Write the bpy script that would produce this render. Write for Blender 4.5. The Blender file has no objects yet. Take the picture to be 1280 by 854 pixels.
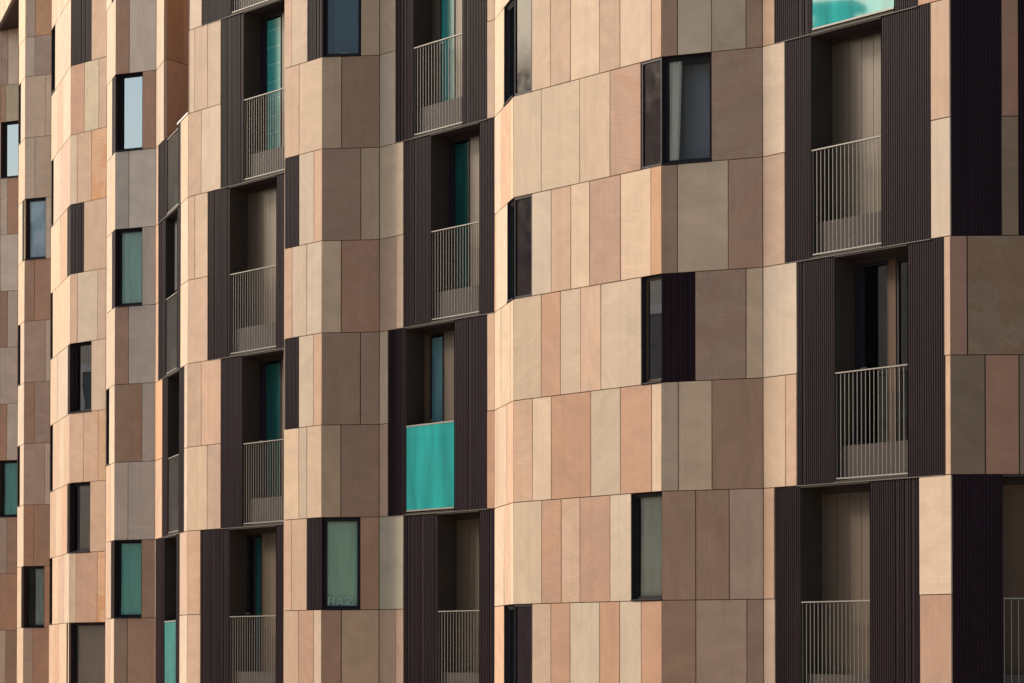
import bpy, math, random
from mathutils import Vector, Matrix
# Folded sandstone front seen through a long lens. Plan corners in metres (camera at 0,0); rows count 1.5 m stone courses.
PLAN = {'a0': (-13.584, 90.02), 'a1': (-13.07, 89.701), 'b0': (-12.261, 84.215), 'b1': (-11.935, 83.025), 'b2': (-11.24, 82.596), 'c0': (-10.45, 76.844), 'c1': (-9.511, 72.989), 'c2': (-8.595, 71.804), 'd0': (-7.975, 66.701), 'd1': (-7.658, 65.414), 'd2': (-6.82, 64.901), 'd3': (-5.814, 60.837), 'd4': (-3.886, 57.768), 'e0': (-3.775, 56.212), 'e1': (-3.09, 55.111), 'e2': (-2.148, 54.949), 'e3': (-0.267, 51.899), 'e4': (0.021, 50.007), 'e5': (2.061, 46.728), 'e6': (3.4, 45.961), 'e7': (5.501, 42.55), 'e8': (6.404, 42.506), 'aL': (-14.603, 90.653), 'e9': (8.304, 42.406)}
STONE = {
 'e7e8': {5: [(0.648, 0.863, 'k')], 4: [(0.643, 0.858, 'k')], 3: [(0.638, 0.857, 'd')], 2: [(-0.001, 0.209, 'k'), (0.209, 0.936, 'D')], 1: [(-0.001, 0.428, 'd'), (0.428, 0.851, 'k'), (0.851, 0.931, 'd')], 6: [(0.648, 0.863, 'n')]},
 'e6e7': {6: [(0.002, 0.278, 'p'), (3.368, 4.02, 'p')], 5: [(0.0, 0.276, 'p'), (3.368, 4.02, 'r')], 4: [(-0.001, 0.508, 'c'), (3.62, 4.016, 'p')], 3: [(-0.004, 0.503, 'p'), (3.617, 4.012, 'c')], 2: [(-0.003, 0.769, 'c'), (3.877, 4.01, 'p')], 1: [(-0.002, 0.511, 'c'), (0.511, 0.763, 'p'), (3.893, 4.012, 'p')], 0: [(-0.001, 0.252, 'p'), (3.36, 4.012, 'c')], -1: [(-0.0, 0.265, 'p'), (3.369, 4.013, 'r')]},
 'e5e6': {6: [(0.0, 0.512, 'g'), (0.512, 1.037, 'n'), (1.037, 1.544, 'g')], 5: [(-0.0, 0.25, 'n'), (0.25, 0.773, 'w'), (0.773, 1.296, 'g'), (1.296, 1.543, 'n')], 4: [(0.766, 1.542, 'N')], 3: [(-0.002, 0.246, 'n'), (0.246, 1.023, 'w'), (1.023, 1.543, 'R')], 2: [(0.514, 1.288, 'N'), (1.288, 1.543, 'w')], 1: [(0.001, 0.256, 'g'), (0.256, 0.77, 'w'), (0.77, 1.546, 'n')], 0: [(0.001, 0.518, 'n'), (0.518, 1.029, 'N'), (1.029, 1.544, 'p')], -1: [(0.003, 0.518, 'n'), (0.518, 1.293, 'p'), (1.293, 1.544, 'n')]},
 'e4e5': {6: [(-0.004, 0.755, 'c'), (0.755, 1.551, 'p'), (1.551, 2.325, 'c'), (2.325, 3.098, 'c'), (3.098, 3.861, 'p')], 5: [(0.508, 1.015, 'c'), (1.015, 1.55, 'p'), (1.55, 2.313, 'c'), (2.313, 2.835, 'p'), (2.835, 3.614, 'c'), (3.614, 3.861, 'p')], 4: [(-0.004, 0.765, 'b'), (0.765, 1.791, 'b'), (1.791, 2.578, 'c'), (2.578, 3.354, 'R')], 3: [(0.507, 1.035, 'c'), (1.035, 1.558, 'p'), (1.558, 2.051, 'c'), (2.051, 2.841, 'r'), (2.841, 3.599, 'c'), (3.599, 3.863, 'o')], 2: [(-0.002, 0.764, 'b'), (0.764, 1.281, 'r'), (1.281, 1.809, 'c'), (1.809, 2.339, 'P'), (2.339, 3.359, 'c')], 1: [(-0.0, 0.523, 'p'), (0.523, 1.033, 'c'), (1.033, 2.079, 'r'), (2.079, 2.836, 'b'), (2.836, 3.613, 'r'), (3.613, 3.861, 'c')], 0: [(0.004, 0.774, 'b'), (0.774, 1.3, 'R'), (1.3, 1.796, 'P'), (1.796, 2.571, 'r'), (2.571, 3.105, 'c')], -1: [(0.512, 1.021, 'p'), (1.021, 1.532, 'r'), (1.532, 2.303, 'b'), (2.303, 2.812, 'r'), (2.812, 3.351, 'b'), (3.351, 3.867, 'r')]},
 'e3e4': {6: [(-0.022, 0.645, 'c'), (0.645, 1.535, 'c'), (1.535, 1.898, 'p')], 5: [(-0.021, 0.973, 'c')], 4: [(-0.019, 0.647, 'c'), (0.647, 1.615, 'p'), (1.615, 1.898, 'c')], 3: [(-0.001, 0.15, 'p'), (0.15, 1.296, 'c')], 2: [(0.0, 0.648, 'c'), (0.648, 1.615, 'b'), (1.615, 1.906, 'c')], 1: [(0.002, 0.319, 'p'), (0.319, 1.257, 'c'), (1.257, 1.914, 'p')], 0: [(0.011, 0.976, 'c'), (0.976, 1.615, 'p'), (1.615, 1.929, 'c')], -1: [(0.021, 0.976, 'p')]},
 'e2e3': {6: [(-0.005, 0.508, 'g'), (3.36, 3.577, 'p')], 5: [(-0.002, 0.511, 'c'), (3.36, 3.578, 'p')], 4: [(-0.002, 0.772, 'w')], 3: [(0.001, 0.537, 'p'), (0.537, 0.774, 'c')], 2: [(0.001, 0.266, 'w'), (3.362, 3.584, 'p')], 1: [(-0.001, 0.269, 'p'), (3.362, 3.584, 'r')], 0: [(-0.006, 0.781, 'y')], -1: [(-0.008, 0.526, 'p'), (0.526, 0.784, 'p')]},
 'e1e2': {6: [(0.642, 0.953, 'g')], 5: [(-0.003, 0.325, 'g'), (0.325, 0.954, 'n')], 4: [(-0.002, 0.646, 'n'), (0.646, 0.955, 'g')], 3: [(-0.001, 0.322, 'w'), (0.322, 0.956, 'R')], 2: [(-0.0, 0.642, 'n'), (0.642, 0.956, 'n')], 1: [(0.0, 0.319, 'g'), (0.319, 0.955, 'n')], 0: [(0.639, 0.953, 'r')], -1: [(0.002, 0.33, 'r'), (0.33, 0.952, 'g')]},
 'e0e1': {6: [(-0.016, 0.248, 'p'), (0.248, 0.795, 'c')], 5: [(-0.011, 0.512, 'p'), (0.512, 1.291, 'c')], 4: [(0.517, 1.026, 'c'), (1.026, 1.293, 'p')], 3: [(-0.0, 0.272, 'p'), (0.272, 0.784, 'c'), (0.784, 1.294, 'c')], 2: [(0.513, 1.022, 'c'), (1.022, 1.296, 'p')], 1: [(0.008, 0.518, 'c'), (0.518, 0.794, 'b'), (0.794, 1.297, 'c')], 0: [(0.01, 0.273, 'p'), (0.273, 0.796, 'p')], -1: [(0.013, 0.514, 'p'), (0.514, 1.035, 'r'), (1.035, 1.301, 'c')]},
 'd3d4': {8: [(-0.021, 0.517, 'c')], 7: [(-0.018, 0.52, 'c')], 6: [(-0.016, 0.25, 'c'), (0.25, 0.756, 'p'), (0.756, 1.26, 'c')], 5: [(-0.008, 0.513, 'p'), (0.513, 1.274, 'c')], 4: [(-0.003, 0.269, 'p'), (0.269, 0.771, 'c')], 3: [(0.001, 0.778, 'p')], 2: [(0.003, 0.536, 'p'), (0.536, 1.289, 'p')], 1: [(0.004, 0.777, 'b'), (0.777, 1.271, 'p')], 0: [(0.006, 0.513, 'p')], -1: [(0.008, 0.521, 'p')]},
 'd2d3': {7: [(-0.036, 1.244, 'c')], 6: [(-0.008, 1.271, 'c')], 5: [(0.021, 0.307, 'p'), (3.276, 4.162, 'c')], 4: [(-0.006, 0.335, 'p'), (3.301, 4.177, 'c')], 3: [(0.023, 0.363, 'p'), (3.326, 4.191, 'c')], 2: [(0.018, 0.9, 'o'), (3.796, 4.196, 'c')], 1: [(0.024, 0.927, 'p'), (3.821, 4.201, 'c')], 0: [(3.252, 4.206, 'p')], -1: [(3.277, 4.211, 'c')]},
 'd1d2': {8: [(0.643, 0.975, 'g')], 7: [(-0.012, 0.329, 'R'), (0.329, 0.976, 'w')], 6: [(0.653, 0.977, 'r')], 5: [(-0.005, 0.33, 'g'), (0.33, 0.978, 'w')], 4: [(0.656, 0.981, 'g')], 3: [(0.0, 0.331, 'R'), (0.331, 0.984, 'g')], 2: [(0.002, 0.662, 'N'), (0.662, 0.985, 'g')], 1: [(0.004, 0.331, 'g'), (0.331, 0.986, 'g')], 0: [(0.655, 0.985, 'n')], -1: [(0.003, 0.323, 'n'), (0.323, 0.984, 'r')]},
 'd0d1': {8: [(-0.114, 0.669, 'c')], 7: [(-0.077, 1.249, 'c')], 6: [(-0.053, 0.79, 'c')], 5: [(-0.03, 0.576, 'c'), (0.576, 1.294, 'c')], 4: [(-0.006, 0.861, 'c')], 3: [(0.017, 1.327, 'c')], 2: [(0.495, 1.338, 'c')], 1: [(0.064, 0.718, 'p'), (0.718, 1.348, 'c')], 0: [(0.088, 0.841, 'p')], -1: [(0.098, 0.789, 'p'), (0.789, 1.356, 'c')]},
 'c1c2': {8: [(0.87, 1.514, 'p')], 7: [(0.007, 0.579, 'r'), (0.579, 1.177, 'y'), (1.177, 1.523, 'p')], 6: [(-0.0, 0.287, 'b'), (0.287, 0.888, 'p'), (0.888, 1.499, 'O')], 5: [(0.581, 1.507, 'p')], 4: [(0.002, 0.306, 'p'), (0.306, 1.155, 'b'), (1.155, 1.516, 'p')], 3: [(0.899, 1.518, 'c')], 2: [(0.004, 0.592, 'P'), (0.592, 1.189, 'P'), (1.189, 1.52, 'o')], 1: [(0.867, 1.522, 'p')], 0: [(-0.01, 0.293, 'g'), (0.293, 1.174, 'r'), (1.174, 1.505, 'O')], -1: [(1.461, 1.5, 'p')]},
 'c0c1': {8: [(0.788, 2.119, 'c'), (2.119, 3.878, 'c')], 7: [(0.102, 1.34, 'c'), (1.34, 2.491, 'p'), (2.491, 4.001, 'c')], 6: [(0.544, 2.048, 'c'), (2.048, 3.967, 'p')], 5: [(0.044, 1.931, 'c'), (1.931, 3.383, 'p')], 4: [(0.47, 3.978, 'c')], 3: [(0.037, 1.528, 'c'), (1.528, 3.568, 'c')], 2: [(0.566, 1.906, 'p'), (1.906, 2.881, 'c'), (2.881, 3.988, 'p')], 1: [(-0.021, 1.289, 'p'), (1.289, 2.443, 'c'), (2.443, 3.562, 'p')], 0: [(0.577, 1.834, 'c'), (1.834, 2.972, 'p'), (2.972, 3.921, 'c')], -1: [(-0.114, 1.048, 'p'), (1.048, 2.045, 'p'), (2.045, 3.494, 'c')]},
 'b1b2': {10.65: [(-0.019, 0.302, 'm'), (0.302, 0.805, 'o')], 9.65: [(-0.013, 0.308, 'm'), (0.308, 0.81, 'o')], 9: [(-0.011, 0.302, 'g'), (0.302, 0.805, 'm')], 8: [(-0.009, 0.646, 'g'), (0.646, 0.806, 'g')], 7: [(-0.007, 0.313, 'g'), (0.313, 0.81, 'g')], 6: [(0.659, 0.814, 'g')], 5: [(-0.008, 0.314, 'n'), (0.314, 0.816, 'r')], 4: [(-0.006, 0.662, 'm'), (0.662, 0.817, 'g')], 3: [(-0.005, 0.328, 'n'), (0.328, 0.819, 'm')], 2: [(-0.005, 0.653, 'm'), (0.653, 0.818, 'g')], 1: [(-0.006, 0.316, 'r'), (0.316, 0.812, 'n')], 0: [(0.649, 0.806, 'r')], -1: [(-0.007, 0.305, 'm'), (0.305, 0.8, 'r')]},
 'b0b1': {10.65: [(-0.123, 1.117, 'c')], 9.65: [(-0.079, 1.153, 'c')], 9: [(-0.05, 1.166, 'c')], 8: [(0.392, 1.178, 'c')], 7: [(-0.042, 1.19, 'c')], 6: [(0.002, 0.795, 'c')], 5: [(-0.002, 1.182, 'c')], 4: [(0.488, 1.194, 'c')], 3: [(0.038, 1.206, 'c')], 2: [(0.448, 1.202, 'c')], 1: [(-0.002, 1.198, 'c')], 0: [(-0.022, 0.803, 'c')], -1: [(-0.042, 1.19, 'c')]},
 'a0a1': {9.65: [(-0.037, 0.239, 'M'), (0.239, 0.596, 'g')], 9: [(-0.032, 0.161, 'r'), (0.161, 0.601, 'y')], 7: [(-0.018, 0.23, 'g'), (0.23, 0.601, 'r')], 6: [(-0.01, 0.594, 'w')], 5: [(-0.003, 0.259, 'n'), (0.259, 0.601, 'g')], 4: [(0.004, 0.581, 'g')], 3: [(0.012, 0.246, 'r'), (0.246, 0.588, 'g')], 1: [(0.026, 0.26, 'm'), (0.26, 0.589, 'r')], 0: [(0.034, 0.582, 'R')], -1: [(0.041, 0.233, 'g'), (0.233, 0.575, 'n')]},
}
WINDOWS = [
 ('e5e6', 4, 0.003, 0.762, 'cream_drape', ('e4e5', 3.358, 3.864)),
 ('e4e5', 2, 3.363, 3.86, 'plain', ('e5e6', 0.001, 0.51)),
 ('e4e5', 0, 3.109, 3.862, 'sheer', None),
 ('e3e4', 5, 0.989, 1.906, 'plain', ('e4e5', 0.0, 0.503)),
 ('e3e4', 3, 1.313, 1.906, 'plain', ('e4e5', 0.002, 0.502)),
 ('e3e4', -1, 0.993, 1.929, 'plain', ('e4e5', 0.009, 0.507)),
 ('e1e2', 6, -0.004, 0.638, 'plant', ('e0e1', 0.8, 1.281)),
 ('e1e2', 0, 0.002, 0.637, 'green_blind', ('e0e1', 0.798, 1.296)),
 ('d1d2', 8, -0.016, 0.643, 'plain', ('d0d1', 0.669, 1.214)),
 ('d1d2', 6, -0.007, 0.653, 'plain', ('d0d1', 0.79, 1.271)),
 ('d1d2', 4, -0.001, 0.656, 'green_curtain', ('d0d1', 0.861, 1.305)),
 ('d1d2', 0, 0.007, 0.655, 'teal_curtain', ('d0d1', 0.841, 1.358)),
 ('c1c2', 3, 0.002, 0.899, 'plain', ('c0c1', 3.568, 3.96)),
 ('c1c2', 1, -0.006, 0.867, 'brown_curtain', ('c0c1', 3.562, 3.923)),
 ('c1c2', -1, -0.034, 1.461, 'brown_sheer', ('c0c1', 3.494, 3.793)),
 ('c0c1', 8, 0.053, 0.788, 'plain', None),
 ('c0c1', 6, 0.064, 0.544, 'plain', None),
 ('c0c1', 4, 0.058, 0.47, 'plain', None),
 ('c0c1', 2, -0.0, 0.566, 'plain', None),
 ('c0c1', 0, -0.059, 0.577, 'plain', None),
 ('b1b2', 6, -0.01, 0.659, 'pale_curtain', ('b0b1', 0.795, 1.155)),
 ('b1b2', 0, -0.004, 0.649, 'swag', ('b0b1', 0.803, 1.194)),
 ('b0b1', 8, 0.01, 0.392, 'plain', None),
 ('b0b1', 4, 0.01, 0.488, 'plain', None),
 ('b0b1', 2, 0.018, 0.448, 'plain', None),
 ('a0a1', 8, -0.017, 0.58, 'plain', None),
 ('a0a1', 2, 0.027, 0.595, 'teal_sheer', None),
 ('d0d1', 2, 0.054, 0.483, 'plain', None)]
RIBBED = [
 ('e0e1', 4, -0.003, 0.517, 1),
 ('e0e1', 2, 0.005, 0.513, 1),
 ('c1c2', 8, -0.019, 0.87, 1),
 ('c0c1', 5, 3.383, 3.949, 1),
 ('c1c2', 5, -0.001, 0.581, 1),
 ('e7e8', 3, 0.006, 0.638, 4),
 ('e7e8', 3, 0.858, 1.122, 4)]
BALCONIES = [
 ('e6e7', 5, [0.282, 1.107, 2.875, 3.364], 'teal', [(0.981, 1.246, 'panel'), (1.246, 1.509, 'panel'), (1.509, 1.768, 'panel'), (1.768, 2.025, 'panel'), (2.025, 2.28, 'panel'), (2.28, 2.465, 'panel')]),
 ('e6e7', 3, [0.51, 1.08, 2.598, 3.613], 'bars', [(0.936, 1.201, 'panel'), (1.201, 1.464, 'panel'), (1.464, 1.724, 'panel'), (1.724, 1.981, 'panel'), (1.981, 2.185, 'panel')]),
 ('e6e7', 1, [0.77, 1.587, 3.131, 3.873], 'bars', [(1.451, 1.728, 'frame'), (1.728, 2.307, 'glass'), (2.307, 2.466, 'frame'), (2.466, 2.774, 'glass')]),
 ('e6e7', -1, [0.264, 0.827, 2.337, 3.361], 'bars', [(0.646, 0.913, 'panel'), (0.913, 1.177, 'panel'), (1.177, 1.439, 'panel'), (1.439, 1.698, 'panel'), (1.698, 1.921, 'panel')]),
 ('e7e8', -1, [0.004, 0.641, 1.65, 2.25], 'bars', [(0.6, 0.95, 'bronze'), (0.95, 1.3, 'bronze'), (1.3, 1.66, 'bronze')]),
 ('e2e3', 5, [0.517, 1.076, 2.608, 3.355], 'bars', [(0.889, 1.345, 'panel'), (1.345, 1.795, 'teal'), (1.795, 2.066, 'panel')]),
 ('e2e3', 3, [0.781, 1.636, 3.123, 3.574], 'bars', [(1.172, 1.523, 'glass'), (1.523, 1.772, 'frame'), (1.772, 2.24, 'darkteal'), (2.24, 2.604, 'panel')]),
 ('e2e3', 1, [0.273, 0.855, 2.364, 3.357], 'teal', [(0.667, 0.82, 'frame'), (0.82, 0.897, 'frame'), (0.897, 1.049, 'bronze'), (1.049, 1.439, 'paleteal'), (1.439, 1.824, 'panel')]),
 ('e2e3', -1, [0.79, 1.843, 3.126, 3.575], 'bars', [(1.529, 2.219, 'panel'), (2.219, 2.389, 'panel'), (2.389, 2.607, 'panel')]),
 ('d3d4', 7, [0.524, 1.625, 3.349, 3.58], 'bars', [(1.36, 2.852, 'panel')]),
 ('d3d4', 5, [1.27, 2.114, 3.577, 3.605], 'bars', [(1.613, 2.034, 'glass'), (2.034, 2.302, 'frame'), (2.302, 2.86, 'tealblind'), (2.86, 3.035, 'panel')]),
 ('d3d4', 3, [0.781, 1.605, 3.339, 3.613], 'bars', [(1.14, 1.926, 'panel'), (1.926, 2.18, 'panel'), (2.18, 2.446, 'panel'), (2.446, 2.784, 'panel')]),
 ('d3d4', 1, [1.292, 2.116, 3.569, 3.621], 'bars', [(1.639, 2.058, 'glass'), (2.058, 2.295, 'frame'), (2.295, 2.868, 'darkteal'), (2.868, 3.027, 'panel')]),
 ('d3d4', -1, [0.523, 1.617, 3.347, 3.62], 'bars', [(1.197, 1.516, 'glass'), (1.516, 1.621, 'bronze'), (1.621, 1.936, 'glass'), (1.936, 2.159, 'darkteal'), (2.159, 2.44, 'panel'), (2.44, 2.806, 'panel')]),
 ('d2d3', 3, [0.371, 1.307, 2.811, 3.293], 'bars', [(-0.957, -0.36, 'glass'), (-0.36, -0.252, 'frame'), (-0.252, 0.855, 'glass')]),
 ('d2d3', 1, [0.935, 1.646, 3.064, 3.789], 'bars', [(-0.575, -0.038, 'glass'), (-0.038, 0.069, 'frame'), (0.069, 1.114, 'glass')]),
 ('d2d3', -1, [0.067, 1.256, 2.751, 3.244], 'teal', [(-0.954, -0.358, 'glass'), (-0.358, -0.251, 'frame'), (-0.251, 0.752, 'glass')])]
TERRACE = ('d2d3', 5, [0.328, 1.425, 2.874, 3.256])
NOTCH_U = 1.257
PHI, ELEV, SUN, SUN_ANGLE, SKY, EXPO = 31., 29., 2.85, 12., .135, .65
H = 1.5; EYE = 1.6; K0 = .575
R = math.radians
TOPK = 11.65
EDGES = [-1.6417, -1, 0, 1, 2, 3, 4, 5, 6, 7, 8, 9, 9.65, 10.65, 11.65]
def zk(k): return EYE + (k + K0) * H
ROOT = Vector((-3.0, 66.0, 0.0))
rng = random.Random(11)

scene = bpy.context.scene
COL = scene.collection

# ------------------------------------------------------------------ materials
def new_mat(name):
    m = bpy.data.materials.new(name); m.use_nodes = True
    nt = m.node_tree; nt.nodes.clear()
    out = nt.nodes.new('ShaderNodeOutputMaterial')
    return m, nt, out
def N(nt, typ, **kw):
    n = nt.nodes.new(typ)
    for k, v in kw.items():
        if k in n.inputs: n.inputs[k].default_value = v
        else: setattr(n, k, v)
    return n
def math_node(nt, op, a, b=None, clamp=False):
    n = nt.nodes.new('ShaderNodeMath'); n.operation = op; n.use_clamp = clamp
    for i, x in enumerate((a, b)):
        if x is None: continue
        if isinstance(x, (int, float)): n.inputs[i].default_value = x
        else: nt.links.new(x, n.inputs[i])
    return n.outputs[0]
def maprange(nt, val, a, b, c, d, smooth=False):
    n = nt.nodes.new('ShaderNodeMapRange')
    if smooth: n.interpolation_type = 'SMOOTHSTEP'
    nt.links.new(val, n.inputs['Value'])
    for k, v in zip(('From Min', 'From Max', 'To Min', 'To Max'), (a, b, c, d)): n.inputs[k].default_value = v
    return n.outputs['Result']
def mixcol(nt, fac, a, b, mode='MIX'):
    n = nt.nodes.new('ShaderNodeMix'); n.data_type = 'RGBA'; n.blend_type = mode
    for sock, x in ((n.inputs[0], fac), (n.inputs[6], a), (n.inputs[7], b)):
        if isinstance(x, (int, float)): sock.default_value = x
        elif isinstance(x, (tuple, list)): sock.default_value = (*x[:3], 1)
        else: nt.links.new(x, sock)
    return n.outputs[2]

def mat_simple(name, col, rough=.6, metal=0., var=.12, scale=6., spec=.5, stretch=(1, 1, 1), coat=0.):
    m, nt, out = new_mat(name)
    b = N(nt, 'ShaderNodeBsdfPrincipled', Roughness=rough, Metallic=metal)
    b.inputs['Specular IOR Level'].default_value = spec
    b.inputs['Coat Weight'].default_value = coat
    tc = N(nt, 'ShaderNodeTexCoord'); mp = N(nt, 'ShaderNodeMapping'); mp.inputs['Scale'].default_value = stretch
    nt.links.new(tc.outputs['Object'], mp.inputs['Vector'])
    no = N(nt, 'ShaderNodeTexNoise', Scale=scale, Detail=5., Roughness=.6)
    nt.links.new(mp.outputs[0], no.inputs['Vector'])
    f = maprange(nt, no.outputs['Fac'], .25, .75, 1 - var, 1 + var)
    c = mixcol(nt, 1., col, f, 'MULTIPLY')
    nt.links.new(c, b.inputs['Base Color'])
    r = maprange(nt, no.outputs['Fac'], .2, .8, max(.02, rough - .08), min(1, rough + .08))
    nt.links.new(r, b.inputs['Roughness'])
    nt.links.new(b.outputs[0], out.inputs[0])
    return m

def mat_stone():
    m, nt, out = new_mat('sandstone')
    b = N(nt, 'ShaderNodeBsdfPrincipled', Roughness=.72)
    b.inputs['Specular IOR Level'].default_value = .12
    pc = N(nt, 'ShaderNodeAttribute', attribute_name='pc')
    col = N(nt, 'ShaderNodeAttribute', attribute_name='col')
    col2 = N(nt, 'ShaderNodeAttribute', attribute_name='col2')
    sw = N(nt, 'ShaderNodeAttribute', attribute_name='sw')
    # soft cloudy tone, stretched along the bedding of the slab
    mp = N(nt, 'ShaderNodeMapping'); mp.inputs['Scale'].default_value = (.9, 1.8, 1)
    nt.links.new(pc.outputs['Vector'], mp.inputs['Vector'])
    n1 = N(nt, 'ShaderNodeTexNoise', Scale=1.7, Detail=5., Roughness=.55, Distortion=1.0)
    nt.links.new(mp.outputs[0], n1.inputs['Vector'])
    tone = maprange(nt, n1.outputs['Fac'], .3, .7, .90, 1.07)
    # bedding lines, bent
    mp2 = N(nt, 'ShaderNodeMapping'); mp2.inputs['Scale'].default_value = (.35, 1.5, 1)
    nt.links.new(pc.outputs['Vector'], mp2.inputs['Vector'])
    wv = N(nt, 'ShaderNodeTexWave', bands_direction='Y', Scale=3.2, Distortion=7., Detail=4.)
    wv.inputs['Detail Scale'].default_value = 1.4
    nt.links.new(mp2.outputs[0], wv.inputs['Vector'])
    wfac = maprange(nt, sw.outputs['Fac'], 0, 1, .013, .07)
    band = math_node(nt, 'MULTIPLY', math_node(nt, 'SUBTRACT', wv.outputs['Fac'], .5), wfac)
    tone = math_node(nt, 'ADD', tone, band)
    # fine sandy grain
    gr = N(nt, 'ShaderNodeTexNoise', Scale=55., Detail=4., Roughness=.7)
    nt.links.new(pc.outputs['Vector'], gr.inputs['Vector'])
    grain = maprange(nt, gr.outputs['Fac'], .25, .75, .92, 1.08)
    tone = math_node(nt, 'MULTIPLY', tone, grain)
    # faint rain streaks running down the front
    tco = N(nt, 'ShaderNodeTexCoord'); mps = N(nt, 'ShaderNodeMapping'); mps.inputs['Scale'].default_value = (7, 7, .22)
    nt.links.new(tco.outputs['Object'], mps.inputs['Vector'])
    st = N(nt, 'ShaderNodeTexNoise', Scale=1., Detail=4., Roughness=.65)
    nt.links.new(mps.outputs[0], st.inputs['Vector'])
    tone = math_node(nt, 'MULTIPLY', tone, maprange(nt, st.outputs['Fac'], .5, .78, 1.0, .90))
    # iron staining with its own shape: patches and rims
    n3 = N(nt, 'ShaderNodeTexNoise', Scale=.95, Detail=3., Roughness=.45, Distortion=1.6)
    nt.links.new(pc.outputs['Vector'], n3.inputs['Vector'])
    patch = maprange(nt, n3.outputs['Fac'], .47, .56, 0, 1, True)
    patch = math_node(nt, 'MULTIPLY', patch, sw.outputs['Fac'])
    rim = math_node(nt, 'ABSOLUTE', math_node(nt, 'SUBTRACT', n3.outputs['Fac'], .5))
    rim = maprange(nt, rim, .0, .03, 1, 0, True)
    rim = math_node(nt, 'MULTIPLY', rim, math_node(nt, 'MULTIPLY', sw.outputs['Fac'], .16))
    base = mixcol(nt, math_node(nt, 'MULTIPLY', patch, .62), col.outputs['Color'], col2.outputs['Color'])
    base = mixcol(nt, rim, base, (.55, .46, .36))
    c = mixcol(nt, 1., base, tone, 'MULTIPLY')
    nt.links.new(c, b.inputs['Base Color'])
    bp = N(nt, 'ShaderNodeBump', Strength=.12, Distance=.004)
    nt.links.new(gr.outputs['Fac'], bp.inputs['Height'])
    nt.links.new(bp.outputs[0], b.inputs['Normal'])
    nt.links.new(b.outputs[0], out.inputs[0])
    return m

def mat_glass(name, tint=(.75, .82, .82), refl=.10, rough=.015):
    """a coated pane: see-through, with a mirror film that grows towards grazing angles"""
    m, nt, out = new_mat(name)
    tr = N(nt, 'ShaderNodeBsdfTransparent', Color=(*tint, 1))
    gl = N(nt, 'ShaderNodeBsdfGlossy', Color=(.9, .95, 1, 1), Roughness=rough)
    tc = N(nt, 'ShaderNodeTexCoord')
    no = N(nt, 'ShaderNodeTexNoise', Scale=1.3, Detail=1.)
    nt.links.new(tc.outputs['Object'], no.inputs['Vector'])
    bp = N(nt, 'ShaderNodeBump', Strength=.05, Distance=.02)
    nt.links.new(no.outputs['Fac'], bp.inputs['Height'])
    nt.links.new(bp.outputs[0], gl.inputs['Normal'])
    fr = N(nt, 'ShaderNodeFresnel', IOR=1.5)
    f = math_node(nt, 'ADD', math_node(nt, 'MULTIPLY', fr.outputs[0], 1.3), refl, True)
    mx = N(nt, 'ShaderNodeMixShader')
    nt.links.new(f, mx.inputs[0]); nt.links.new(tr.outputs[0], mx.inputs[1]); nt.links.new(gl.outputs[0], mx.inputs[2])
    nt.links.new(mx.outputs[0], out.inputs[0])
    return m

def mat_teal(name, col, rough=.06, lines=0.):
    """back-painted glass"""
    m, nt, out = new_mat(name)
    b = N(nt, 'ShaderNodeBsdfPrincipled', Roughness=rough, IOR=1.7 if rough < .1 else 1.5)
    tc = N(nt, 'ShaderNodeTexCoord')
    mp = N(nt, 'ShaderNodeMapping'); mp.inputs['Scale'].default_value = (1.6, 1.6, .35)
    nt.links.new(tc.outputs['Object'], mp.inputs['Vector'])
    no = N(nt, 'ShaderNodeTexNoise', Scale=2.2, Detail=3., Distortion=.6)
    nt.links.new(mp.outputs[0], no.inputs['Vector'])
    f = maprange(nt, no.outputs['Fac'], .3, .7, .75, 1.25)
    c = mixcol(nt, 1., col, f, 'MULTIPLY')
    if lines:
        sx = N(nt, 'ShaderNodeSeparateXYZ'); nt.links.new(tc.outputs['Object'], sx.inputs[0])
        fr = math_node(nt, 'FRACT', math_node(nt, 'MULTIPLY', sx.outputs['Z'], 1 / lines))
        ln = math_node(nt, 'LESS_THAN', fr, .06)
        c = mixcol(nt, math_node(nt, 'MULTIPLY', ln, .45), c, (.35, .6, .52))
    nt.links.new(c, b.inputs['Base Color'])
    nt.links.new(b.outputs[0], out.inputs[0])
    return m

def mat_cloth(name, col, fold=9.):
    m, nt, out = new_mat(name)
    b = N(nt, 'ShaderNodeBsdfPrincipled', Roughness=.9)
    b.inputs['Specular IOR Level'].default_value = .1
    tc = N(nt, 'ShaderNodeTexCoord'); no = N(nt, 'ShaderNodeTexNoise', Scale=fold, Detail=4.)
    mp = N(nt, 'ShaderNodeMapping'); mp.inputs['Scale'].default_value = (1, 1, .12)
    nt.links.new(tc.outputs['Object'], mp.inputs['Vector']); nt.links.new(mp.outputs[0], no.inputs['Vector'])
    c = mixcol(nt, 1., col, maprange(nt, no.outputs['Fac'], .3, .7, .9, 1.08), 'MULTIPLY')
    nt.links.new(c, b.inputs['Base Color'])
    nt.links.new(b.outputs[0], out.inputs[0])
    return m

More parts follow.
